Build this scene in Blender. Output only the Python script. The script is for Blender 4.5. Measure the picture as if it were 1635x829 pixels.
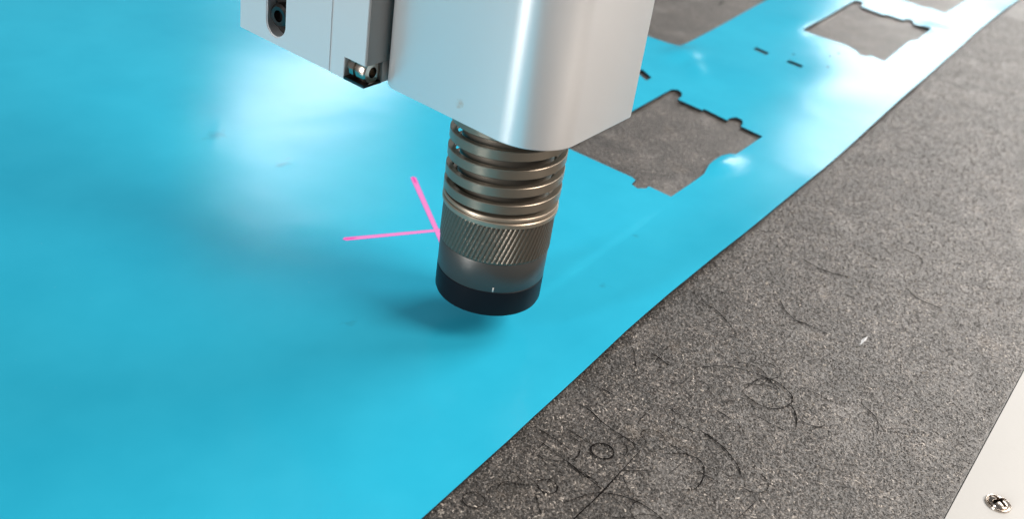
import bpy, bmesh, math, random
import numpy as np
from mathutils import Vector, Matrix
from mathutils.geometry import delaunay_2d_cdt

random.seed(7)
rng = np.random.default_rng(7)
MM = 0.001
R = math.radians
scene = bpy.context.scene
for o in list(bpy.data.objects):
    bpy.data.objects.remove(o, do_unlink=True)
COL = scene.collection

# ------------------------------------------------------------------ camera
cam_d = bpy.data.cameras.new('camera')
cam = bpy.data.objects.new('camera', cam_d)
COL.objects.link(cam)
scene.camera = cam
cr = Vector((0.80562321, 0.57665169, 0.13580895))     # image right
cd = Vector((0.39144544, -0.34606743, -0.85264753))   # image down
cf = Vector((-0.44468158, 0.74007443, -0.50452762))   # view direction
m = Matrix((cr, -cd, -cf)).transposed().to_4x4()
m.translation = Vector((110.031, -174.411, 136.821)) * MM
cam.matrix_world = m
cam_d.sensor_width = 36
cam_d.lens = 1725 / 1635 * 36
cam_d.clip_start = 0.005
cam_d.clip_end = 20
cam_d.dof.use_dof = True
cam_d.dof.focus_distance = 0.228
cam_d.dof.aperture_fstop = 24

# ------------------------------------------------------------------ room light
world = bpy.data.worlds.new('World')
scene.world = world
world.use_nodes = True
wb = world.node_tree.nodes['Background']
wb.inputs[0].default_value = (0.95, 0.97, 1.0, 1)
wb.inputs[1].default_value = 0.16


def lamp(name, az, el, dist, sx, sy, power, color=(1, 1, 1), target=(0, 0, 0), roll=0):
    d = bpy.data.lights.new(name, 'AREA')
    d.shape = 'RECTANGLE'
    d.size, d.size_y = sx, sy
    d.energy = power
    d.color = color
    o = bpy.data.objects.new(name, d)
    COL.objects.link(o)
    t = Vector(target) * MM
    a, e = R(az), R(el)
    v = Vector((math.sin(a) * math.cos(e), math.cos(a) * math.cos(e), math.sin(e)))
    o.location = t + v * dist
    q = v.to_track_quat('Z', 'Y')
    o.rotation_euler = (q.to_matrix() @ Matrix.Rotation(R(roll), 3, 'Z')).to_euler()
    return o


lamp('key_lamp', 24, 42, 1.3, 0.62, 0.56, 12.5, (1.0, 0.965, 0.92))
lamp('side_lamp', 74, 44, 1.6, 0.60, 0.60, 22, (1.0, 0.885, 0.79))
lamp('front_lamp', 194, 14, 1.4, 0.18, 0.8, 15, (1.0, 0.99, 0.98))
lamp('window_lamp', -3.5, 18, 2.4, 1.1, 0.62, 15, (1.0, 0.985, 0.96), (20, 200, 0))
lamp('side_window_lamp', -43.5, 22.6, 2.0, 0.40, 0.17, 2.2, (0.98, 0.99, 1.0), (-100, 50, 0), 38)

vs = scene.view_settings
vs.view_transform = 'Standard'
vs.look = 'None'
vs.exposure = 0
vs.gamma = 1
scene.render.engine = 'CYCLES'


# ------------------------------------------------------------------ helpers
def tag(o, label=None, cat=None, group=None, kind=None):
    if label: o['label'] = label
    if cat: o['category'] = cat
    if group: o['group'] = group
    if kind: o['kind'] = kind
    return o


def empty(name, loc=(0, 0, 0)):
    o = bpy.data.objects.new(name, None)
    o.empty_display_size = 0.01
    o.location = Vector(loc) * MM
    COL.objects.link(o)
    return o


def link_mesh(name, me, mats, parent=None, smooth=None):
    for mt in (mats if isinstance(mats, (list, tuple)) else [mats]):
        me.materials.append(mt)
    o = bpy.data.objects.new(name, me)
    COL.objects.link(o)
    if parent:
        o.parent = parent
        o.matrix_parent_inverse = Matrix.Translation(-world_loc(parent))
    return o


def world_loc(p):
    v = Vector(p.location)
    if p.parent: v = Vector(p.matrix_parent_inverse.translation) + v + world_loc(p.parent)
    return v


def mesh(name, verts, faces, mats, parent=None, smooth=False, fmat=None, sharp=None):
    """verts in millimetres, world coordinates"""
    me = bpy.data.meshes.new(name)
    me.from_pydata([(v[0] * MM, v[1] * MM, v[2] * MM) for v in verts], [], faces)
    if smooth: me.polygons.foreach_set('use_smooth', [True] * len(me.polygons))
    o = link_mesh(name, me, mats, parent)
    if fmat is not None: me.polygons.foreach_set('material_index', fmat)
    if sharp: me.set_sharp_from_angle(angle=R(sharp))
    me.update()
    return o


def from_bm(name, bm, mats, parent=None, smooth=True, sharp=35):
    me = bpy.data.meshes.new(name)
    bmesh.ops.scale(bm, vec=(MM, MM, MM), verts=bm.verts)
    bmesh.ops.recalc_face_normals(bm, faces=bm.faces)
    bm.to_mesh(me)
    bm.free()
    o = link_mesh(name, me, mats, parent)
    if smooth:
        me.polygons.foreach_set('use_smooth', [True] * len(me.polygons))
        me.set_sharp_from_angle(angle=R(sharp))
    return o


def lathe(name, prof, mat, parent, c=(0, 0, 0), axis='Z', seg=112, sharp=40):
    """revolve (r, h) profile"""
    V, F = [], []
    n = len(prof)
    for i in range(seg):
        a = 2 * math.pi * i / seg
        for r, h in prof:
            p = (r * math.cos(a), r * math.sin(a), h)
            if axis == 'X': p = (h, p[0], p[1])
            if axis == 'Y': p = (p[0], -h, p[1])
            V.append((c[0] + p[0], c[1] + p[1], c[2] + p[2]))
    for i in range(seg):
        j = (i + 1) % seg
        for k in range(n - 1):
            F.append((i * n + k, j * n + k, j * n + k + 1, i * n + k + 1))
    bm = bmesh.new()
    bv = [bm.verts.new(v) for v in V]
    for f in F: bm.faces.new([bv[i] for i in f])
    bmesh.ops.remove_doubles(bm, verts=bm.verts, dist=1e-5)
    return from_bm(name, bm, mat, parent, True, sharp)


def prism(name, poly, z0, z1, mat, parent, bevel=0.0, plane='XY', sharp=30, seg=2):
    """extrude polygon; plane 'XZ': poly=(x,z) extruded in y from z0 to z1"""
    bm = bmesh.new()
    mk = (lambda a, b, h: (a, b, h)) if plane == 'XY' else (lambda a, b, h: (a, h, b))
    A = [bm.verts.new(mk(a, b, z0)) for a, b in poly]
    B = [bm.verts.new(mk(a, b, z1)) for a, b in poly]
    n = len(poly)
    bm.faces.new(A[::-1])
    bm.faces.new(B)
    for i in range(n):
        j = (i + 1) % n
        bm.faces.new((A[i], A[j], B[j], B[i]))
    bmesh.ops.recalc_face_normals(bm, faces=bm.faces)
    if bevel:
        es = [e for e in bm.edges if len(e.link_faces) == 2 and e.calc_face_angle(0) > R(30)]
        bmesh.ops.bevel(bm, geom=es, offset=bevel, segments=seg, affect='EDGES', profile=0.5)
    return from_bm(name, bm, mat, parent, True, sharp)


def resample(pts, step, closed=False):
    out = []
    n = len(pts)
    for i in range(n if closed else n - 1):
        a, b = Vector(pts[i]), Vector(pts[(i + 1) % n])
        k = max(1, int(math.ceil((b - a).length / step)))
        for j in range(k): out.append(tuple(a.lerp(b, j / k)))
    if not closed: out.append(tuple(pts[-1]))
    return out


def spline(pts, k=8):
    P = [Vector(p) for p in pts]
    if len(P) < 3: return resample(pts, 0.4)
    out = []
    for i in range(len(P) - 1):
        p0 = P[i - 1] if i else P[0]
        p1, p2 = P[i], P[i + 1]
        p3 = P[i + 2] if i + 2 < len(P) else p2
        for j in range(k):
            t = j / k
            out.append(tuple(0.5 * ((2 * p1) + (p2 - p0) * t + (2 * p0 - 5 * p1 + 4 * p2 - p3) * t * t
                                    + (3 * p1 - p0 - 3 * p2 + p3) * t ** 3)))
    out.append(tuple(P[-1]))
    return out


# ------------------------------------------------------------------ materials
class NT:
    def __init__(s, name):
        s.m = bpy.data.materials.new(name)
        s.m.use_nodes = True
        s.t = s.m.node_tree
        s.p = s.t.nodes['Principled BSDF']

    def n(s, kind, **kw):
        nd = s.t.nodes.new(kind)
        for k, v in kw.items():
            if k in nd.inputs.keys():
                nd.inputs[k].default_value = v
            else:
                setattr(nd, k, v)
        return nd

    def l(s, a, b): s.t.links.new(a, b)

    def set(s, **kw):
        for k, v in kw.items(): s.p.inputs[k.replace('_', ' ')].default_value = v
        return s

    def coords(s, sc=(1, 1, 1), rot=(0, 0, 0)):
        g = s.n('ShaderNodeNewGeometry')
        mp = s.n('ShaderNodeMapping')
        mp.inputs['Scale'].default_value = sc
        mp.inputs['Rotation'].default_value = rot
        s.l(g.outputs['Position'], mp.inputs['Vector'])
        return mp.outputs[0]

    def noise(s, vec, scale, detail=3, rough=0.5, dist=0.0):
        nd = s.n('ShaderNodeTexNoise', Scale=scale, Detail=detail, Roughness=rough, Distortion=dist)
        s.l(vec, nd.inputs['Vector'])
        return nd.outputs['Fac']

    def ramp(s, fac, stops):
        r = s.n('ShaderNodeValToRGB')
        e = r.color_ramp.elements
        while len(e) < len(stops): e.new(0.5)
        for i, (p, c) in enumerate(stops):
            e[i].position = p
            e[i].color = (c, c, c, 1) if isinstance(c, (int, float)) else (*c, 1)
        s.l(fac, r.inputs[0])
        return r.outputs[0]

    def mix(s, a, b, fac, mode='MIX'):
        mx = s.n('ShaderNodeMix', data_type='RGBA', blend_type=mode)
        for sock, v in ((mx.inputs[6], a), (mx.inputs[7], b), (mx.inputs[0], fac)):
            if hasattr(v, 'is_linked'): s.l(v, sock)
            elif isinstance(v, (int, float)): sock.default_value = v
            else: sock.default_value = (*v, 1)
        return mx.outputs[2]

    def bump(s, h, strength, dist, prev=None):
        b = s.n('ShaderNodeBump', Strength=strength, Distance=dist)
        s.l(h, b.inputs['Height'])
        if prev: s.l(prev, b.inputs['Normal'])
        return b.outputs[0]


# felt: matted grey wool, mottled, with dust
t = NT('felt')
v = t.coords()
grain = t.noise(v, 1100, 4, 0.65)
fib = t.noise(t.coords((1, 0.33, 1), (0, 0, 0.6)), 2300, 3, 0.6, 0.3)
fib2 = t.noise(t.coords((0.3, 1, 1), (0, 0, 0.25)), 2100, 3, 0.6, 0.3)
mx = t.n('ShaderNodeMath', operation='MAXIMUM')
t.l(fib, mx.inputs[0]); t.l(fib2, mx.inputs[1])
av = t.n('ShaderNodeMath', operation='ADD')
t.l(mx.outputs[0], av.inputs[0]); t.l(grain, av.inputs[1])
hv = t.n('ShaderNodeMath', operation='MULTIPLY')
t.l(av.outputs[0], hv.inputs[0]); hv.inputs[1].default_value = 0.5
col = t.ramp(hv.outputs[0], [(0.42, (0.008, 0.007, 0.006)), (0.53, (0.030, 0.026, 0.023)), (0.63, (0.16, 0.143, 0.128))])
blot = t.ramp(t.noise(v, 75, 4, 0.6), [(0.32, 0.36), (0.5, 0.9), (0.70, 1.6)])
col = t.mix(col, blot, 1.0, 'MULTIPLY')
warm = t.ramp(t.noise(v, 60, 3, 0.6), [(0.62, 0.0), (0.78, 0.35)])
col = t.mix(col, (0.20, 0.155, 0.11), warm)
dust = t.ramp(t.noise(t.coords((1, 0.7, 1), (0, 0, 0.9)), 42, 5, 0.65), [(0.56, 0.0), (0.76, 0.55)])
col = t.mix(col, (0.26, 0.25, 0.24), dust)
t.l(col, t.p.inputs['Base Color'])
t.set(Roughness=0.42, Specular_IOR_Level=1.0, Sheen_Weight=0.25, Sheen_Roughness=0.3)
t.p.inputs['Specular Tint'].default_value = (1, 0.95, 0.90, 1)
t.p.inputs['Sheen Tint'].default_value = (1, 0.96, 0.92, 1)
t.l(t.bump(hv.outputs[0], 0.8, 0.0005), t.p.inputs['Normal'])
M_FELT = t.m

# single wool fibres, each with its own tint
t = NT('felt_fibre')
at = t.n('ShaderNodeAttribute', attribute_name='tint')
col = t.ramp(at.outputs['Fac'], [(0.0, (0.007, 0.006, 0.006)), (0.45, (0.036, 0.031, 0.028)), (0.80, (0.16, 0.141, 0.124)), (1.0, (0.42, 0.38, 0.335))])
v = t.coords()
blot = t.ramp(t.noise(v, 75, 4, 0.6), [(0.32, 0.36), (0.5, 0.9), (0.70, 1.6)])
col = t.mix(col, blot, 1.0, 'MULTIPLY')
warm = t.ramp(t.noise(v, 60, 3, 0.6), [(0.62, 0.0), (0.78, 0.3)])
col = t.mix(col, (0.20, 0.155, 0.11), warm)
dust = t.ramp(t.noise(t.coords((1, 0.7, 1), (0, 0, 0.9)), 42, 5, 0.65), [(0.56, 0.0), (0.76, 0.5)])
col = t.mix(col, (0.26, 0.25, 0.24), dust)
t.l(col, t.p.inputs['Base Color'])
t.set(Roughness=0.45, Specular_IOR_Level=0.9, Sheen_Weight=0.4, Sheen_Roughness=0.3)
t.p.inputs['Specular Tint'].default_value = (1, 0.95, 0.90, 1)
t.p.inputs['Sheen Tint'].default_value = (1, 0.96, 0.92, 1)
M_FIBRE = t.m

M_CUT = NT('cut_groove').set(Base_Color=(0.008, 0.007, 0.007, 1), Roughness=0.95, Specular_IOR_Level=0.1).m

# cyan plastic film
t = NT('cyan_film')
v = t.coords()
c1 = t.ramp(t.noise(v, 22, 4, 0.6), [(0.28, (0.018, 0.385, 0.58)), (0.72, (0.028, 0.445, 0.65))])
sm = t.ramp(t.noise(t.coords((1, 0.45, 1), (0, 0, 0.5)), 70, 6, 0.7), [(0.35, 0.0), (0.85, 0.13)])
c1 = t.mix(c1, (0.010, 0.30, 0.46), sm)
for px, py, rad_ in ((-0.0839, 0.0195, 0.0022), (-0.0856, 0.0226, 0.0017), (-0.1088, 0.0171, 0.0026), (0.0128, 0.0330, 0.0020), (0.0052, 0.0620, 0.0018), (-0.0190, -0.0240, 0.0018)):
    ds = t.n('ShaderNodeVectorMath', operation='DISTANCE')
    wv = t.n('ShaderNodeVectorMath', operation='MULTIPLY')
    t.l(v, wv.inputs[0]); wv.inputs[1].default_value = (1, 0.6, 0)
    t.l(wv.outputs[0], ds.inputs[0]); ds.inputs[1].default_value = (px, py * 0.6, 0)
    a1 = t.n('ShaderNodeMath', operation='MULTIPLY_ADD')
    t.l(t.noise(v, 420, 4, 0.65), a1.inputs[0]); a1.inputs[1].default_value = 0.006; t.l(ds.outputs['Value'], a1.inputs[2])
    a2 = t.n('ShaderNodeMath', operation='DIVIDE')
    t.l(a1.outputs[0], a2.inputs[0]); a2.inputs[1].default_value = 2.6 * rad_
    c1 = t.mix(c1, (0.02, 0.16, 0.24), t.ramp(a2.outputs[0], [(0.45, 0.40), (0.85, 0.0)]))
sp_ = t.ramp(t.noise(v, 700, 2, 0.5), [(0.76, 0.0), (0.82, 0.14)])
c1 = t.mix(c1, (0.35, 0.55, 0.62), sp_)
t.l(c1, t.p.inputs['Base Color'])
t.set(Roughness=0.195)
t.set(IOR=1.5, Specular_IOR_Level=0.22)
nb = t.bump(t.noise(v, 20, 2, 0.5, 0.3), 0.17, 0.002)
nb = t.bump(t.noise(v, 900, 2, 0.5), 0.08, 0.00008, nb)
t.l(nb, t.p.inputs['Normal'])
M_FILM = t.m
M_BACK = NT('dark_backing').set(Base_Color=(0.012, 0.013, 0.016, 1), Roughness=0.7).m

# white powder-coated rail
t = NT('white_coat')
v = t.coords()
t.l(t.mix((0.57, 0.565, 0.545), (0.50, 0.485, 0.46), t.ramp(t.noise(v, 90, 5, 0.7), [(0.58, 0.0), (0.8, 0.4)])), t.p.inputs['Base Color'])
t.set(Roughness=0.38)
t.l(t.bump(t.noise(v, 1400, 2), 0.12, 0.0001), t.p.inputs['Normal'])
M_WHITE = t.m


def metal(name, base, rough, aniso=0.0, streak=0.0, bumpd=0.0, axis_scale=(1, 1, 0.03), metallic=1.0):
    t = NT(name)
    t.set(Base_Color=(*base, 1), Metallic=metallic, Roughness=rough)
    if streak:
        s1 = t.noise(t.coords(axis_scale), 2600, 3, 0.6)
        t.l(t.ramp(s1, [(0.3, rough - streak), (0.7, rough + streak)]), t.p.inputs['Roughness'])
        if bumpd: t.l(t.bump(s1, 0.3, bumpd), t.p.inputs['Normal'])
    if aniso:
        tg = t.n('ShaderNodeTangent', direction_type='RADIAL', axis='Z')
        t.l(tg.outputs[0], t.p.inputs['Tangent'])
        t.set(Anisotropic=aniso)
    return t.m


# satin aluminium of the housing, with a small rusty smear
t = NT('satin_aluminium')
t.set(Metallic=0.66, Roughness=0.36, Anisotropic=0.75, Anisotropic_Rotation=0.25)
tg = t.n('ShaderNodeTangent', direction_type='RADIAL', axis='Z')
t.l(tg.outputs[0], t.p.inputs['Tangent'])
v = t.coords()
s1 = t.noise(t.coords((1, 1, 0.02)), 1500, 3, 0.6)
t.l(t.bump(s1, 0.10, 0.00003), t.p.inputs['Normal'])
dn = t.n('ShaderNodeVectorMath', operation='DISTANCE')
t.l(v, dn.inputs[0]); dn.inputs[1].default_value = (0.0, -0.0195, 0.0577)
dw = t.n('ShaderNodeMath', operation='ADD')
t.l(dn.outputs['Value'], dw.inputs[0])
dm = t.n('ShaderNodeMath', operation='MULTIPLY')
t.l(t.noise(v, 900, 3), dm.inputs[0]); dm.inputs[1].default_value = 0.0022
t.l(dm.outputs[0], dw.inputs[1])
sc_ = t.n('ShaderNodeMath', operation='MULTIPLY')
t.l(dw.outputs[0], sc_.inputs[0]); sc_.inputs[1].default_value = 250.0
st = t.ramp(sc_.outputs[0], [(0.32, 0.55), (0.58, 0.0)])
t.l(t.mix((0.92, 0.915, 0.91), (0.70, 0.36, 0.16), st), t.p.inputs['Base Color'])
M_ALU = t.m
M_PLATE = metal('anodised_plate', (0.80, 0.815, 0.82), 0.40, 0, 0, metallic=0.62)
M_BARM = M_PLATE
M_STRIP = metal('brown_grey_strip', (0.30, 0.265, 0.245), 0.5, 0, 0.04, metallic=0.25)
M_SPRING = metal('spring_steel', (0.26, 0.222, 0.175), 0.34, 0, 0.06, 0.00002, (0.15, 0.15, 4), 0.75)
M_SHAFT = metal('shaft_steel', (0.20, 0.18, 0.15), 0.42, 0, 0.06, 0.00002, (0.1, 0.1, 4), 0.7)
M_COLLAR = metal('bronze_collar', (0.38, 0.32, 0.25), 0.38, 0, 0.06, 0.00002, (0.15, 0.15, 4), 0.75)
M_KNURL = metal('knurled_steel', (0.165, 0.137, 0.108), 0.36, metallic=0.7)
M_GREY = metal('grey_sleeve', (0.075, 0.074, 0.07), 0.42, 0, 0.04, 0, (0.1, 0.1, 4), 0.5)
M_BLACK = NT('black_rubber').set(Base_Color=(0.007, 0.007, 0.010, 1), Roughness=0.45, Specular_IOR_Level=0.12).m
M_CHROME = metal('bright_screw', (0.50, 0.44, 0.385), 0.2)
M_BOLT = metal('dark_bolt', (0.10, 0.09, 0.085), 0.26)
M_HOLE = NT('dark_hole').set(Base_Color=(0.006, 0.006, 0.006, 1), Roughness=0.6).m
M_SLOT = NT('black_slot').set(Base_Color=(0.02, 0.018, 0.017, 1), Roughness=0.25).m
M_RECESS_SHADE = NT('recess_shade').set(Base_Color=(0.008, 0.007, 0.006, 1), Roughness=0.8, Specular_IOR_Level=0.1).m  # shade of the screw's cross recess, painted in as a near-black colour
M_MARK = NT('index_mark').set(Base_Color=(0.5, 0.5, 0.48, 1), Roughness=0.6).m
t = NT('laser_light')
t.set(Base_Color=(0.0, 0.0, 0.0, 1), Roughness=0.9, Specular_IOR_Level=0.0)
t.p.inputs['Emission Strength'].default_value = 1.0
at = t.n('ShaderNodeAttribute', attribute_name='core')
t.l(t.ramp(at.outputs['Fac'], [(0.0, (0.78, 0.24, 0.62)), (0.5, (1.0, 0.30, 0.68)), (1.0, (0.95, 0.07, 0.42))]), t.p.inputs['Emission Color'])
M_LASER = t.m

# ------------------------------------------------------------------ felt table top
FZ = -0.6
felt = mesh('cutting_felt', [(-700, -420, FZ), (104, -420, FZ), (104, 1000, FZ), (-700, 1000, FZ),
                             (-700, -420, FZ - 4), (104, -420, FZ - 4), (104, 1000, FZ - 4), (-700, 1000, FZ - 4)],
            [(0, 1, 2, 3), (7, 6, 5, 4), (0, 4, 5, 1), (1, 5, 6, 2), (2, 6, 7, 3), (3, 7, 4, 0)], M_FELT)
tag(felt, 'grey felt cutting surface scored with old knife cuts', kind='structure')


def fibres(name, x0, x1, y0, y1, n, wid, leng):
    x = rng.uniform(x0, x1, n); y = y0 + (y1 - y0) * rng.uniform(0, 1, n) ** 2.1
    a = rng.uniform(0, 2 * np.pi, n)
    L = leng * rng.uniform(0.5, 1.6, n); w = wid * rng.uniform(0.6, 1.4, n)
    bend = rng.normal(0, 0.5, n)
    top = rng.uniform(0.03, 0.22, n)
    d = np.stack([np.cos(a), np.sin(a)], 1); d2 = np.stack([np.cos(a + bend), np.sin(a + bend)], 1)
    p0 = np.stack([x, y], 1); p1 = p0 + d * (L / 2)[:, None]; p2 = p1 + d2 * (L / 2)[:, None]
    nn = np.stack([-d[:, 1], d[:, 0]], 1) * (w / 2)[:, None]
    V = np.zeros((n, 6, 3))
    for k, (p, z) in enumerate(((p0, FZ - 0.02), (p1, None), (p2, FZ + 0.0))):
        zz = FZ + top if z is None else np.full(n, z)
        V[:, 2 * k, :2] = p + nn; V[:, 2 * k + 1, :2] = p - nn
        V[:, 2 * k, 2] = zz; V[:, 2 * k + 1, 2] = zz
    keep = V[:, :, 0].max(1) < 103.8
    V = V[keep]; n = len(V)
    b = (np.arange(n) * 6)[:, None]
    F = np.concatenate([b + np.array([[0, 1, 3, 2]]), b + np.array([[2, 3, 5, 4]])], 1).reshape(-1, 4)
    me = bpy.data.meshes.new(name)
    me.vertices.add(n * 6); me.vertices.foreach_set('co', (V * MM).ravel())
    me.loops.add(F.size); me.loops.foreach_set('vertex_index', F.ravel().astype(np.int32))
    me.polygons.add(len(F)); me.polygons.foreach_set('loop_start', (np.arange(len(F)) * 4).astype(np.int32))
    me.update(calc_edges=True)
    tint = np.clip(rng.beta(0.5, 1.05, n), 0, 1)
    at = me.attributes.new('tint', 'FLOAT', 'POINT')
    at.data.foreach_set('value', np.repeat(tint, 6).astype(np.float32))
    o = link_mesh(name, me, M_FIBRE, felt)
    return tag(o, kind='stuff')


fibres('felt_fibres', 18, 104, -80, 420, 150000, 0.22, 0.64)

# ------------------------------------------------------------------ old knife cuts scored into the felt
def cut_mark(pts, w=0.22, curve=True, fade=True):
    w *= 0.85
    P = spline(pts) if curve else resample(pts, 0.5)
    V, F = [], []
    n = len(P)
    ph = random.uniform(0, 9)
    for i, p in enumerate(P):
        a = Vector(P[max(i - 1, 0)]); b = Vector(P[min(i + 1, n - 1)])
        d = (b - a)
        if d.length < 1e-6: d = Vector((1, 0))
        d.normalize()
        f = min(1, 0.25 + 3 * min(i, n - 1 - i) / n) if fade else 1
        ww = w * f * (0.95 + 0.28 * math.sin(i * 0.45 + ph) + random.uniform(-.12, .12)) / 2
        jx = random.uniform(-.03, .03)
        V += [(p[0] - d.y * ww + jx, p[1] + d.x * ww, FZ + 0.235), (p[0] + d.y * ww + jx, p[1] - d.x * ww, FZ + 0.235),
              (p[0] + jx, p[1], FZ + 0.15)]
    for i in range(n - 1):
        F += [(3 * i, 3 * i + 2, 3 * i + 5, 3 * i + 3), (3 * i + 2, 3 * i + 1, 3 * i + 4, 3 * i + 5)]
    return mesh('cut_mark', V, F, M_CUT, felt)


def ring(cx, cy, rx, ry, ang=0, a0=0, a1=360, k=40):
    return [(cx + rx * math.cos(R(a)) * math.cos(ang) - ry * math.sin(R(a)) * math.sin(ang),
             cy + rx * math.cos(R(a)) * math.sin(ang) + ry * math.sin(R(a)) * math.cos(ang))
            for a in np.linspace(a0, a1, k)]


cut_mark(ring(44.5, -19.7, 2.35, 2.25), 0.46, False, False)
cut_mark(ring(42.2, -35.8, 1.95, 1.85), 0.22, False, False)
cut_mark(ring(34.3, -48.4, 2.0, 2.0), 0.17, False, False)
for w_, p_ in [
    (0.34, [(49.99, -13.78), (50.35, -22), (50.62, -30.47), (50.56, -38.89), (50.5, -52)]),
    (0.30, [(30.95, -10.99), (35.4, -10.51), (40.69, -12.23), (49.08, -13.24)]),
    (0.22, [(40.27, -27.23), (48.88, -28.27)]),
    (0.2, [(45.54, -14.2), (47.2, -14.9), (48.3, -16.5), (48.9, -20.5)]),
    (0.24, [(54.11, -11.52), (56.58, -8.74), (60.54, -8.07), (62.94, -11.29), (63.49, -16.12), (61.6, -18.28)]),
    (0.28, [(56.58, 0.55), (62.03, -0.82), (66.49, -3.66), (69.06, -6.71)]),
    (0.28, [(46.83, -37.26), (50.26, -30.5), (56.07, -27.46), (62.32, -27.94), (67, -31)]),
    (0.30, [(56.71, 19.59), (57.11, 25.04), (58.2, 28.04), (60.59, 28.88), (64.53, 27.57), (66.64, 24.52), (65.06, 19.54), (61.57, 18.11), (57.27, 19.29)]),
    (0.22, [(46.01, 21.16), (49.2, 25.4), (54.2, 27.79), (58.57, 28.62), (62.81, 26.69)]),
    (0.42, [(54.03, 56.9), (56.58, 57.44), (62.07, 57.37)]),
    (0.30, [(47.17, 63.1), (50.16, 59.43), (54.03, 56.9)]),
    (0.26, [(66.35, 24.22), (69.56, 19.94), (71.07, 15.83)]),
    (0.34, [(56.46, 0.49), (60.67, 0.11)]),
    (0.30, [(55.75, 9.32), (59.29, 8.82)]),
    (0.26, [(33.5, 45.89), (36.79, 46.07), (42.08, 42.99), (45.95, 39.73)]),
    (0.24, [(30.52, -23.15), (35, -23.4), (39.37, -23.89)]),
    (0.24, [(40.02, -26.77), (36.6, -26.5), (33.43, -26.17)]),
    (0.22, [(37.08, -20.36), (40.03, -21.09), (41.73, -24.4), (41.31, -26.89)]),
    (0.22, [(35.76, -29.56), (37.59, -29.85), (40.57, -27.62)]),
    (0.26, [(35.99, -37.49), (38.04, -38.11)]),
    (0.22, [(35.59, -43.05), (35.67, -40.41), (38.82, -38.65)]),
    (0.24, [(40.82, -27.38), (50.05, -29.09)]),
    (0.22, [(41.3, -38.81), (45.8, -43.11)]),
    (0.24, [(31.01, 15.96), (35.63, 9.51)]),
    (0.28, [(33.66, 17.77), (36.73, 17.16), (40.37, 16.26)]),
    (0.26, [(26.8, 65.97), (28.37, 65.78)]),
    (0.40, [(33.88, 54.5), (35.73, 54.74)]),
    (0.26, [(33.77, -2.29), (36.92, -2.45)]),
    (0.22, [(50.82, -23.07), (55.0, -26.26)]),
    (0.6, [(-79.37, 287.05), (-81.58, 296.95)]),
    (0.22, [(70, 96), (74, 93), (80, 93)]),
    (0.24, [(62, 118), (67, 117), (69, 113)]),
    (0.20, [(78, 36), (83, 33), (85, 28)]),
    (0.24, [(44, 88), (50, 87), (56, 89)]),
]:
    cut_mark(p_, w_)

for _ in range(46):
    x, y = random.uniform(33, 74), random.uniform(-58, 32)
    if random.random() < 0.55:
        r_ = random.uniform(1.2, 4.5); a_ = random.uniform(0, 360)
        cut_mark(ring(x, y, r_, r_ * random.uniform(.8, 1.1), 0, a_, a_ + random.uniform(70, 300), 26), random.uniform(.09, .16), False)
    else:
        a_ = random.choice([0, 90, 0, 90, 45]) + random.uniform(-8, 8); l_ = random.uniform(3, 9)
        cut_mark([(x, y), (x + l_ * math.cos(R(a_)), y + l_ * math.sin(R(a_)))], random.uniform(.09, .17))

# ------------------------------------------------------------------ white rail with its screw
rail = prism('frame_rail', [(104.15, -420), (168, -420), (168, 1000), (104.15, 1000)], -26, -0.15, M_WHITE, None, 0.18)
tag(rail, 'white painted metal rail along the edge of the grey felt', 'rail')


def screw_head(parent, cx, cy, z0, rad, ang):
    """pan head with rolled rim and a cross recess, as a displaced polar sheet"""
    nr, na = 56, 160
    V, F, K = [], [], []
    for i in range(nr + 1):
        r = rad * i / nr
        for j in range(na):
            a = 2 * math.pi * j / na
            x, y = r * math.cos(a), r * math.sin(a)
            q = r / rad
            if q < 0.80: h = 0.45 + 0.75 * math.sqrt(max(0, 1 - (q / 0.86) ** 2))
            elif q < 0.86: h = 0.24
            else: h = 0.24 + 0.22 * math.sqrt(max(0, 1 - ((q - 0.93) / 0.07) ** 2))
            xa = x * math.cos(ang) + y * math.sin(ang)
            ya = -x * math.sin(ang) + y * math.cos(ang)
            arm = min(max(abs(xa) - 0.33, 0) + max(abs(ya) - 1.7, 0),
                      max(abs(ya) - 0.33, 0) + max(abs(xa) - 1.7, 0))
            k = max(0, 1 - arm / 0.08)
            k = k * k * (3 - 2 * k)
            h = h * (1 - k) + (0.03 + 0.2 * (r / 1.7) ** 2) * k
            V.append((cx + x, cy + y, z0 + h)); K.append(k)
    for i in range(nr):
        for j in range(na):
            j2 = (j + 1) % na
            F.append((i * na + j, (i + 1) * na + j, (i + 1) * na + j2, i * na + j2))
    b = len(V)
    for j in range(na):
        a = 2 * math.pi * j / na
        V.append((cx + rad * math.cos(a), cy + rad * math.sin(a), z0 - 0.05))
    for j in range(na):
        j2 = (j + 1) % na
        F.append((nr * na + j, b + j, b + j2, nr * na + j2))
    K += [0] * na
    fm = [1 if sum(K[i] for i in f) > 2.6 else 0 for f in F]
    return mesh('screw', V, F, [M_CHROME, M_RECESS_SHADE], parent, True, fm, sharp=60)


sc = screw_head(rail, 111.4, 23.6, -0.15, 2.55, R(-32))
sc['label'] = 'small cross-head screw with a brassy rim'

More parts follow.
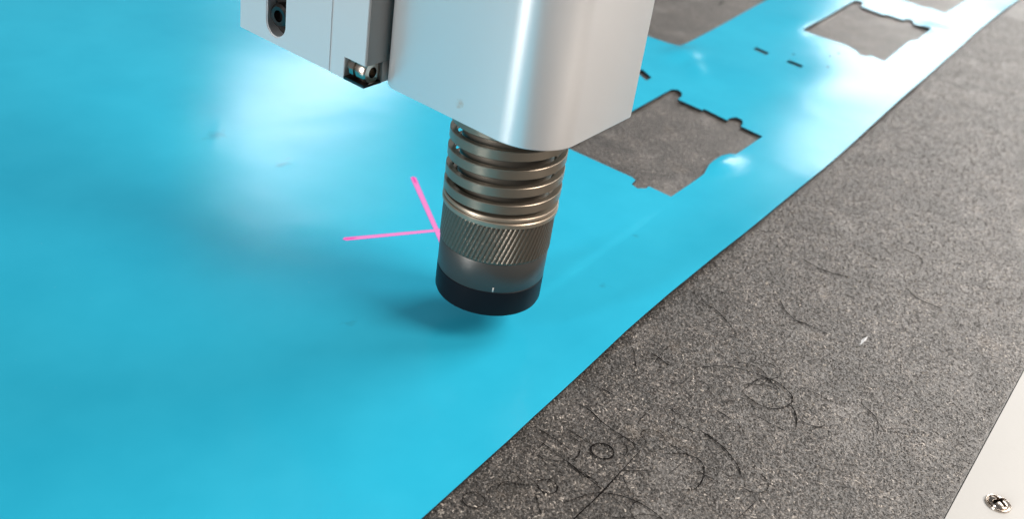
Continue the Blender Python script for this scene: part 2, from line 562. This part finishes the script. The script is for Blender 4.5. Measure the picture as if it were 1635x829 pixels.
# ------------------------------------------------------------------ cyan sheet with cut-outs
EDGE = [(31.6, -170), (31.4, -110), (30.73, -58.82), (29.69, -31.12), (29.14, -21.38), (28.27, -1.83), (27.27, 18.84), (26.54, 41.73),
        (26.14, 65.66), (26.01, 84.37), (25.27, 114.68), (24.9, 149.34), (23.88, 183.37), (22.54, 221.11), (21.03, 264.09),
        (19.4, 307.87), (17.3, 364.67), (16.63, 403.25), (16.36, 459.16), (16.3, 720)]
CUT1 = [(-38.2, 94.5), (-40.93, 166.19), (-40.94, 168.51), (-39.46, 170.19), (-37.27, 169.36), (-35.46, 166.11), (-34.79, 161.77),
        (-24.31, 160.4), (-24.56, 161.86), (-23.2, 161.91), (-14.33, 159.85), (-14.66, 162.16), (-13.57, 165.35), (-11.15, 165.11),
        (-9.35, 162.05), (-8.85, 159.35), (-0.02, 157.83), (0.23, 136.08), (-1.17, 134.31), (-2.2, 130.04), (-1.6, 120), (0.0, 113.5),
        (0.36, 91.24), (-7.57, 91.86), (-7.34, 89.92), (-9.1, 87.78), (-11.67, 88.84), (-12.22, 92.18), (-13.91, 93.16)]
CUT2 = [(-37.82, 286.0), (-40.6, 358.91), (-40.18, 362.05), (-37.48, 362.24), (-35.76, 359.35), (-34.78, 353.44), (-22.5, 350.8),
        (-21.62, 353.13), (-12.93, 352.4), (-12.85, 356.7), (-10.37, 357.19), (-7.16, 350.26), (1.12, 350.79), (1.39, 326.47),
        (-0.2, 322.87), (-0.23, 315.64), (1.59, 280.27), (-5.0, 282.32), (-5.82, 279.39), (-8.4, 278.28), (-11.65, 282.76), (-18.06, 286.23)]
CUT3 = [(-104, 214.6), (-61.96, 214.66), (-64.8, 262), (-68.5, 320), (-109, 322)]
CUT4 = [(-40, 391), (-12.56, 386.5), (-11.04, 389.05), (-2.93, 387.3), (-2.71, 426.9), (-2.6, 458), (-42, 461)]
SLOTS = [[(-41.42, 241.34), (-41.71, 244.99), (-35.07, 243.14), (-34.6, 239.2)],
         [(-25.43, 237.93), (-25.61, 241.82), (-18.83, 240.04), (-18.52, 236.46)],
         [(-58.5, 172.9), (-58.2, 177.2), (-51.5, 172.49), (-51.27, 167.91)]]
DOTS = [(-27.6, 250.98), (-16.36, 263.72), (-15.46, 271.15), (-11.49, 248.23)]
for x, y in DOTS: SLOTS.append([(x + .5 * math.cos(a), y + 1.0 * math.sin(a)) for a in (0, 1.05, 2.1, 3.14, 4.2, 5.2)])
TH = 0.45
edge_x = lambda y: np.interp(y, [p[1] for p in EDGE], [p[0] for p in EDGE])


def G(x, y, cx, cy, sx, sy, a=0.0):
    dx, dy = x - cx, y - cy
    u = dx * math.cos(a) + dy * math.sin(a)
    w = -dx * math.sin(a) + dy * math.cos(a)
    return np.exp(-(u / sx) ** 2 - (w / sy) ** 2)


def height(x, y):
    h = 0.16 * np.sin(x / 21 + 1.3) * np.sin(y / 33 + 0.4) + 0.12 * np.sin(x / 37 - y / 29 + 2.0) + 0.26
    h = h + 0.85 * G(x, y, edge_x(45), 45, 7, 50)
    h = h + 0.16 * (1 + np.sin(y / 13.0 + 0.7) * np.sin(y / 31.0)) * np.exp(-np.maximum(edge_x(y) - x, 0) / 5.0)
    h = h + 1.5 * G(x, y, -57, 208, 6, 10) + 0.9 * G(x, y, -47, 199, 3, 9, 0.6)
    h = h + 1.3 * G(x, y, 0, 124, 3.6, 9)
    h = h + 1.0 * G(x, y, -42, 294, 7, 14) + 0.9 * G(x, y, 2, 352, 8, 10)
    h = h + 0.8 * G(x, y, 5, 232, 22, 30) + 0.6 * G(x, y, -20, 215, 30, 22)
    h = h + 0.035 * G(x, y, -108.8, 17.1, 1.6, 7, 0.7) + 0.028 * G(x, y, -83.9, 19.8, 1.6, 2.6, 0.4) + 0.02 * G(x, y, -85.5, 22.6, 1.0, 3.5, 1.3)
    # crease
    u = (y - 19) / 57
    d = x - (4.4 - 2.1 * u)
    win = 1 / (1 + np.exp(-(y - 10) / 4)) / (1 + np.exp((y - 76) / 4))
    h = h + 0.40 * win * (1 / (1 + np.exp(d / 0.5))) * np.exp(np.minimum(0, d) / 22)
    h = h + 0.10 * G(x, y, -2.96, 69.8, 0.7, 1.3)
    return np.maximum(h, -0.05)


def inside(p, poly):
    x, y = p
    c = False
    n = len(poly)
    for i in range(n):
        x1, y1 = poly[i]; x2, y2 = poly[(i + 1) % n]
        if (y1 > y) != (y2 > y) and x < (x2 - x1) * (y - y1) / (y2 - y1) + x1: c = not c
    return c


def build_sheet():
    outer = resample(EDGE, 3) + resample([(16.3, 720), (-480, 720), (-480, -170), (31.6, -170)], 12)[1:-1]
    loops = [outer] + [resample(h, 1.6, True) for h in (CUT1, CUT2, CUT3, CUT4)] + [resample(s, 1.2, True) for s in SLOTS]
    V, E = [], []
    for L in loops:
        b = len(V)
        V += [Vector((p[0], p[1])) for p in L]
        E += [(b + i, b + (i + 1) % len(L)) for i in range(len(L))]
    bx = np.array([[v.x, v.y] for v in V])
    gx, gy = [], []
    def grid(x0, x1, y0, y1, s, excl=None):
        for x in np.arange(x0, x1, s):
            for y in np.arange(y0, y1, s):
                if excl and excl[0] <= x < excl[1] and excl[2] <= y < excl[3]: continue
                gx.append(x + random.uniform(-.2, .2) * s); gy.append(y + random.uniform(-.2, .2) * s)
    NEAR = (-125, 32, -10, 260)
    grid(*NEAR, 2.4)
    grid(-474, 32, -164, 716, 8, NEAR)
    grid(-116, -78, 8, 30, 0.9)
    grid(-2, 9, 5, 84, 0.9)
    gp = np.array([gx, gy]).T
    gp = gp[gp[:, 0] < edge_x(gp[:, 1]) - 0.6]
    # keep clear of boundary points
    ok = np.ones(len(gp), bool)
    for i in range(0, len(gp), 2000):
        d = ((gp[i:i + 2000, None, :] - bx[None]) ** 2).sum(2).min(1)
        ok[i:i + 2000] = d > 0.5
    gp = gp[ok]
    V += [Vector((float(a), float(b))) for a, b in gp]
    cv, ce, cfc, *_ = delaunay_2d_cdt(V, E, [], 0, 1e-4)
    xy = np.array([[v.x, v.y] for v in cv])
    holes = loops[1:]
    hb = [(min(p[0] for p in h), max(p[0] for p in h), min(p[1] for p in h), max(p[1] for p in h)) for h in holes]
    faces = []
    for f in cfc:
        c = xy[list(f)].mean(0)
        ex = edge_x(c[1])
        if c[0] > ex - 0.02 or (c[0] > ex - 3 and not inside(c, outer)): continue
        bad = False
        for h, (a0, a1, b0, b1) in zip(holes, hb):
            if a0 < c[0] < a1 and b0 < c[1] < b1 and inside(c, h): bad = True; break
        if not bad: faces.append(tuple(f))
    z = height(xy[:, 0], xy[:, 1])
    n = len(xy)
    verts = [(x, y, zz) for (x, y), zz in zip(xy, z)] + [(x, y, zz - TH) for (x, y), zz in zip(xy, z)]
    cnt = {}
    for f in faces:
        for i in range(3):
            a, b = f[i], f[(i + 1) % 3]
            cnt[(a, b)] = 1
    F = [f for f in faces]; fm = [0] * len(F)
    F += [tuple(n + i for i in f[::-1]) for f in faces]; fm += [1] * len(faces)
    for (a, b) in cnt:
        if (b, a) not in cnt:
            k = len(verts)
            verts += [verts[a], verts[b], verts[b + n], verts[a + n]]
            F.append((k + 3, k + 2, k + 1, k)); fm.append(1)
    o = mesh('plastic_sheet', verts, F, [M_FILM, M_BACK], None, True, fm)
    return o


sheet = build_sheet()
tag(sheet, 'glossy cyan plastic sheet with jigsaw-edged cut-outs lying on the felt', 'sheet')

# ------------------------------------------------------------------ laser positioning cross on the sheet
LC = Vector((-32.08, 22.67))
laser = empty('laser_cross', (LC.x, LC.y, float(height(LC.x, LC.y))))
tag(laser, 'thin pink laser cross shining on the cyan sheet beside the nozzle', 'laser mark')


def laser_line(p, q, w):
    p, q = Vector(p), Vector(q)
    d = (q - p); L = d.length; d.normalize(); nrm = Vector((-d.y, d.x))
    rows = 40
    V, F, core = [], [], []
    for i in range(rows + 1):
        s = i / rows
        end = 1.0
        rem = L * (1 - s)
        if rem < w: end = math.sqrt(max(0.0, 1 - (1 - rem / w) ** 2))
        for k in (-1, -.55, 0, .55, 1):
            c = p + d * (L * s) + nrm * (k * w * end * (0.9 + 0.25 * s))
            V.append((c.x, c.y, float(height(c.x, c.y)) + 0.06))
            base = {1: 0.0, .55: 0.45, 0: 0.55}[abs(k)]
            if s > 0.84 and abs(k) < 0.8: base += 0.45 * min(1, (s - 0.84) / 0.05) * (1 if abs(k) < .3 else .5)
            core.append(min(1, base))
    for i in range(rows):
        for k in range(4):
            a = i * 5 + k
            F.append((a, a + 1, a + 6, a + 5))
    o = mesh('laser_line', V, F, M_LASER, laser, True)
    at = o.data.attributes.new('core', 'FLOAT', 'POINT')
    at.data.foreach_set('value', core)
    return o


d1 = Vector((-44.79, 1.26)) - LC
d2 = Vector((-56.26, 41.85)) - LC
for d_ in (d1, d2, -d1 * 0.9, -d2 * 0.7): laser_line(LC, LC + d_, 0.74)

# ------------------------------------------------------------------ cutting head
head = empty('cutting_head', (0, 0, 8))
tag(head, 'silver cutting machine head with spring-loaded black-tipped nozzle above the cyan sheet', 'machine head')
ZB = 54.0
ZT = 240.0


def arc(cx, cy, r, a0, a1, k):
    return [(cx + r * math.cos(R(a)), cy + r * math.sin(R(a))) for a in np.linspace(a0, a1, k)]


poly = [(-21.6, 12.0)] + arc(-17.2, -13.0, 4.4, 180, 265, 10) + arc(10.6, -9.9, 10.1, 266, 360, 22) + [(20.6, 12.0)]
housing = prism('housing', poly, ZB, ZT, M_ALU, head, 0.35, sharp=25)
prism('housing_base_plate', [(-19.5, 10), (-19.5, -14), (17, -14), (18, 10)], ZB - 0.4, ZB + 0.6, M_BOLT, head)


# slotted plate, bolted on the left, its front slightly turned
def yf(x): return -17.9 + (x + 61.0) * (-3.6 / 40.0)


def plate(name, outline, thick, mat, bevel=0.12):
    """outline in (x, z), front face on the tilted plane y = yf(x)"""
    bm = bmesh.new()
    n = len(outline)
    A = [bm.verts.new((x, yf(x), z)) for x, z in outline]
    B = [bm.verts.new((x, yf(x) + thick, z)) for x, z in outline]
    bm.faces.new(A); bm.faces.new(B[::-1])
    for i in range(n):
        j = (i + 1) % n
        bm.faces.new((A[j], A[i], B[i], B[j]))
    bmesh.ops.recalc_face_normals(bm, faces=bm.faces)
    es = [e for e in bm.edges if len(e.link_faces) == 2 and e.calc_face_angle(0) > R(40)]
    bmesh.ops.bevel(bm, geom=es, offset=bevel, segments=2, affect='EDGES')
    return from_bm(name, bm, mat, head, True, 30)


sx0, sx1, sz = -52.2, -46.3, 58.6        # slot sides and the centre of its round end
sc_x, sr = (sx0 + sx1) / 2, (sx1 - sx0) / 2
slot_end = [(sc_x + sr * math.cos(R(a)), sz + sr * math.sin(R(a))) for a in np.linspace(180, 360, 17)]
outline = [(-61.2, ZB), (-32.05, ZB), (-32.05, ZT), (sx1, ZT)][:3] + [(sx1, ZT), (sx1, 92)]
# slot is closed at the top at z = 96
outer_pl = [(-61.2, ZB - 0.2), (sc_x - 0.02, ZB - 0.2), (sc_x - 0.02, sz - sr)]
left_half = [(-61.2, ZB - 0.2), (sc_x, ZB - 0.2)] + [(x, z) for x, z in slot_end[:9]][::-1] + [(sx0, 96), (sc_x, 99), (sc_x, ZT), (-61.2, ZT)]
right_half = [(sc_x, ZB - 0.2), (-32.1, ZB - 0.2), (-32.1, ZT), (sc_x, ZT), (sc_x, 99), (sx1, 96)] + [(x, z) for x, z in slot_end[8:]][::-1]


def slotted_plate(thick, mat):
    bm = bmesh.new()
    key = {}
    def vert(x, z, b):
        k = (round(x, 4), round(z, 4), b)
        if k not in key: key[k] = bm.verts.new((x, yf(x) + (thick if b else 0), z))
        return key[k]
    for half in (left_half, right_half):
        bm.faces.new([vert(x, z, 0) for x, z in half])
        bm.faces.new([vert(x, z, 1) for x, z in half][::-1])
    rim = {}
    for half in (left_half, right_half):
        for i in range(len(half)):
            a, b = half[i], half[(i + 1) % len(half)]
            if abs(a[0] - sc_x) < 1e-6 and abs(b[0] - sc_x) < 1e-6: continue
            bm.faces.new((vert(*b, 0), vert(*a, 0), vert(*a, 1), vert(*b, 1)))
    bmesh.ops.recalc_face_normals(bm, faces=bm.faces)
    es = [e for e in bm.edges if len(e.link_faces) == 2 and e.calc_face_angle(0) > R(40)]
    bmesh.ops.bevel(bm, geom=es, offset=0.25, segments=2, affect='EDGES')
    bmesh.ops.triangulate(bm, faces=[f for f in bm.faces if len(f.verts) > 4])
    return from_bm('slotted_plate', bm, mat, head, True, 25)


sp = slotted_plate(7.0, M_PLATE)
# plate behind the slot and the bolt sunk in it
prism('slot_back', [(-53.5, yf(-53.5) + 2.6), (-45, yf(-45) + 2.6), (-45, yf(-45) + 3.6), (-53.5, yf(-53.5) + 3.6)], ZB + 1.2, 98, M_SLOT, head)
for bz in (59.9, 82.0):
    lathe('slot_bolt', [(0.0, 0.5), (1.2, 0.5), (1.25, 1.9), (2.0, 1.95), (2.55, 1.5), (2.7, 0.6), (2.7, 0.0), (0.0, 0.0)], M_BOLT, head,
          (sc_x, yf(sc_x) + 2.6, bz), 'Y', 48)

# edge bar with a notched lower corner that takes a clamp screw
nx, nz = -27.9, 58.4
bar = plate('edge_bar', [(-31.95, ZB - 0.2), (nx, ZB - 0.2), (nx, nz), (-22.0, nz), (-22.0, ZT), (-31.95, ZT)], 6.0, M_BARM)
prism('notch_floor', [(nx, yf(nx)), (-22.0, yf(-22.0)), (-22.0, -16.0), (nx, -16.0)], ZB - 0.2, ZB + 0.35, M_BOLT, head)
prism('notch_back', [(nx, -15.4), (-22.0, -15.4), (-22.0, -14.6), (nx, -14.6)], ZB, nz, M_HOLE, head)
cs = lathe('clamp_screw', [(1.0, 0.0), (1.55, 0.0), (1.6, 1.2), (2.35, 1.3), (2.4, 2.4), (2.0, 2.5), (2.0, 3.0), (2.4, 3.1), (2.45, 5.1), (2.2, 5.45), (1.15, 5.5), (1.05, 3.2), (0.0, 3.2)],
           M_CHROME, head, (nx + 0.1, -18.6, 56.45), 'X', 56)
# thin back strip between bar and housing
prism('side_strip', [(-21.95, yf(-22) + 0.15), (-21.62, yf(-22) + 0.15), (-21.62, -13.2), (-21.95, -13.2)], nz + 0.1, ZT, M_STRIP, head, 0.05)
prism('back_strip', [(-23.0, -16.4), (-21.75, -16.4), (-21.75, -12), (-23.0, -12)], ZB, nz, M_STRIP, head, 0.08)

# nozzle, from the tip upwards
lathe('nozzle_tip', [(0.0, 8.4), (7.6, 8.4), (8.2, 8.0), (10.9, 8.0), (11.55, 8.25), (11.8, 8.9), (11.85, 14.2), (11.7, 14.35), (9.0, 14.35)], M_BLACK, head)
sl = lathe('nozzle_sleeve', [(9.0, 14.3), (11.72, 14.3), (11.82, 14.42), (11.92, 20.9), (11.7, 21.25), (9, 21.25)], M_GREY, head)


def patch_on_cylinder(name, a0, a1, z0, z1, r, mat, parent):
    V, F = [], []
    k = 4
    for i in range(k + 1):
        a = R(a0 + (a1 - a0) * i / k)
        for z in (z0, z1):
            for rr in (r, r + 0.05): V.append((rr * math.cos(a), rr * math.sin(a), z))
    for i in range(k):
        b = i * 4; c = b + 4
        F += [(b + 1, c + 1, c + 3, b + 3), (b + 2, b + 3, c + 3, c + 2), (b, c, c + 1, b + 1)]
    F += [(0, 1, 3, 2), (4 * k, 4 * k + 2, 4 * k + 3, 4 * k + 1)]
    return mesh(name, V, F, mat, parent, True)


patch_on_cylinder('index_mark', -52.4, -51.0, 14.5, 15.6, 11.82, M_MARK, sl)


def knurl():
    N, per = 74, 8
    na = N * per
    z0, z1, nzr = 21.2, 30.3, 40
    V, F = [], []
    for i in range(nzr + 1):
        z = z0 + (z1 - z0) * i / nzr
        s = i / nzr
        edge = min(1, s / 0.05, (1 - s) / 0.03)
        for j in range(na):
            a = 2 * math.pi * j / na
            u = (a * N / (2 * math.pi) - (z - z0) * 0.34) % 1.0
            w = (a * N / (2 * math.pi) + (z - z0) * 0.62) % 1.0
            g = 1 - abs(2 * u - 1)
            g = min(1, g * 1.6)
            g2 = min(1, (1 - abs(2 * w - 1)) * 2.2)
            r = 11.78 + edge * (0.27 * g + 0.035 * g2) + 0.02
            V.append((r * math.cos(a), r * math.sin(a), z))
    for i in range(nzr):
        for j in range(na):
            k = (j + 1) % na
            F.append((i * na + j, i * na + k, (i + 1) * na + k, (i + 1) * na + j))
    o = mesh('knurled_grip', V, F, M_KNURL, head, False)
    return o


knurl()
lathe('collar', [(9.0, 30.1), (12.15, 30.1), (12.45, 30.35), (12.5, 31.2), (12.3, 31.45), (12.0, 31.5), (11.95, 31.7), (12.3, 31.8), (12.45, 32.0), (12.4, 32.4), (12.2, 32.6), (9.0, 32.6)], M_COLLAR, head)
lathe('shaft', [(9.9, 29.5), (9.9, 56.0), (0, 56.0)], M_SHAFT, head)


def spring():
    turns_seg = 90
    ri, ro, hh = 11.05, 12.5, 1.08
    sec = [(ro - .14, -hh), (ro, -hh + .16), (ro, hh - .16), (ro - .14, hh), (ri + .2, hh), (ri, hh - .2), (ri, -hh + .2), (ri + .2, -hh)]
    z = 32.55 + hh
    V, F = [], []
    a = R(150)
    n = int(turns_seg * 6.3)
    for i in range(n + 1):
        tt = i / turns_seg
        pitch = 2.3 if tt < 0.3 else 2.3 + (4.05 - 2.3) * min(1, (tt - 0.35) / 0.35)
        if i: z += pitch / turns_seg
        th = a + 2 * math.pi * tt
        for r, dz in sec: V.append((r * math.cos(th), r * math.sin(th), z + dz))
    m_ = len(sec)
    for i in range(n):
        for k in range(m_):
            k2 = (k + 1) % m_
            F.append((i * m_ + k, (i + 1) * m_ + k, (i + 1) * m_ + k2, i * m_ + k2))
    F.append(tuple(range(m_))); F.append(tuple(n * m_ + k for k in range(m_))[::-1])
    me = mesh('spring', V, F, M_SPRING, head, True, sharp=30)
    bm = bmesh.new(); bm.from_mesh(me.data); bmesh.ops.recalc_face_normals(bm, faces=bm.faces); bm.to_mesh(me.data); bm.free()
    return me


spring()

# ------------------------------------------------------------------ scraps on the felt
def scrap(cx, cy, pts, mat, label, lift=0.5, z=FZ + 0.15):
    bm = bmesh.new()
    A = [bm.verts.new((cx + .65 * x, cy + .65 * y, z + lift * h)) for x, y, h in pts]
    B = [bm.verts.new((cx + .65 * x, cy + .65 * y, z + lift * h + 0.1)) for x, y, h in pts]
    n = len(pts)
    bm.faces.new(A[::-1]); bm.faces.new(B)
    for i in range(n): bm.faces.new((A[i], A[(i + 1) % n], B[(i + 1) % n], B[i]))
    o = from_bm('plastic_scrap', bm, mat, None, False)
    return tag(o, label, 'scrap')


M_SCRAP = NT('clear_scrap').set(Base_Color=(0.75, 0.76, 0.77, 1), Roughness=0.15).m
M_LINT = NT('lint').set(Base_Color=(0.62, 0.56, 0.48, 1), Roughness=0.8).m
scrap(70.0, 60.6, [(-0.3, -2.6, 0), (0.3, -2.2, .3), (0.5, -0.6, .9), (1.0, 0.4, 1.3), (0.7, 2.4, 2.0), (0.2, 1.5, 1.7), (-0.2, 1.6, 1.2), (-0.6, -0.2, .5), (-0.1, -1.2, .3)], M_SCRAP,
      'small whitish plastic scrap lying on the grey felt', 0.55)
V, F = [], []
for i in range(150):
    x, y = random.uniform(32, 103), random.uniform(-55, 170)
    s = random.choice([.12, .15, .2, .3]); a = random.uniform(0, 6.28)
    b = len(V)
    for k, (u, w, h) in enumerate(((-1.4, -.4, 0), (1.2, -.3, .1), (1.0, .5, .25), (-1.0, .45, .2), (0, 0, .6))):
        V.append((x + s * (u * math.cos(a) - w * math.sin(a)), y + s * (u * math.sin(a) + w * math.cos(a)), FZ + .12 + s * h))
    F += [(b, b + 1, b + 4), (b + 1, b + 2, b + 4), (b + 2, b + 3, b + 4), (b + 3, b, b + 4), (b + 3, b + 2, b + 1, b)]
lint = mesh('lint_specks', V, F, M_LINT)
tag(lint, 'pale lint specks scattered over the grey felt', 'lint', kind='stuff')
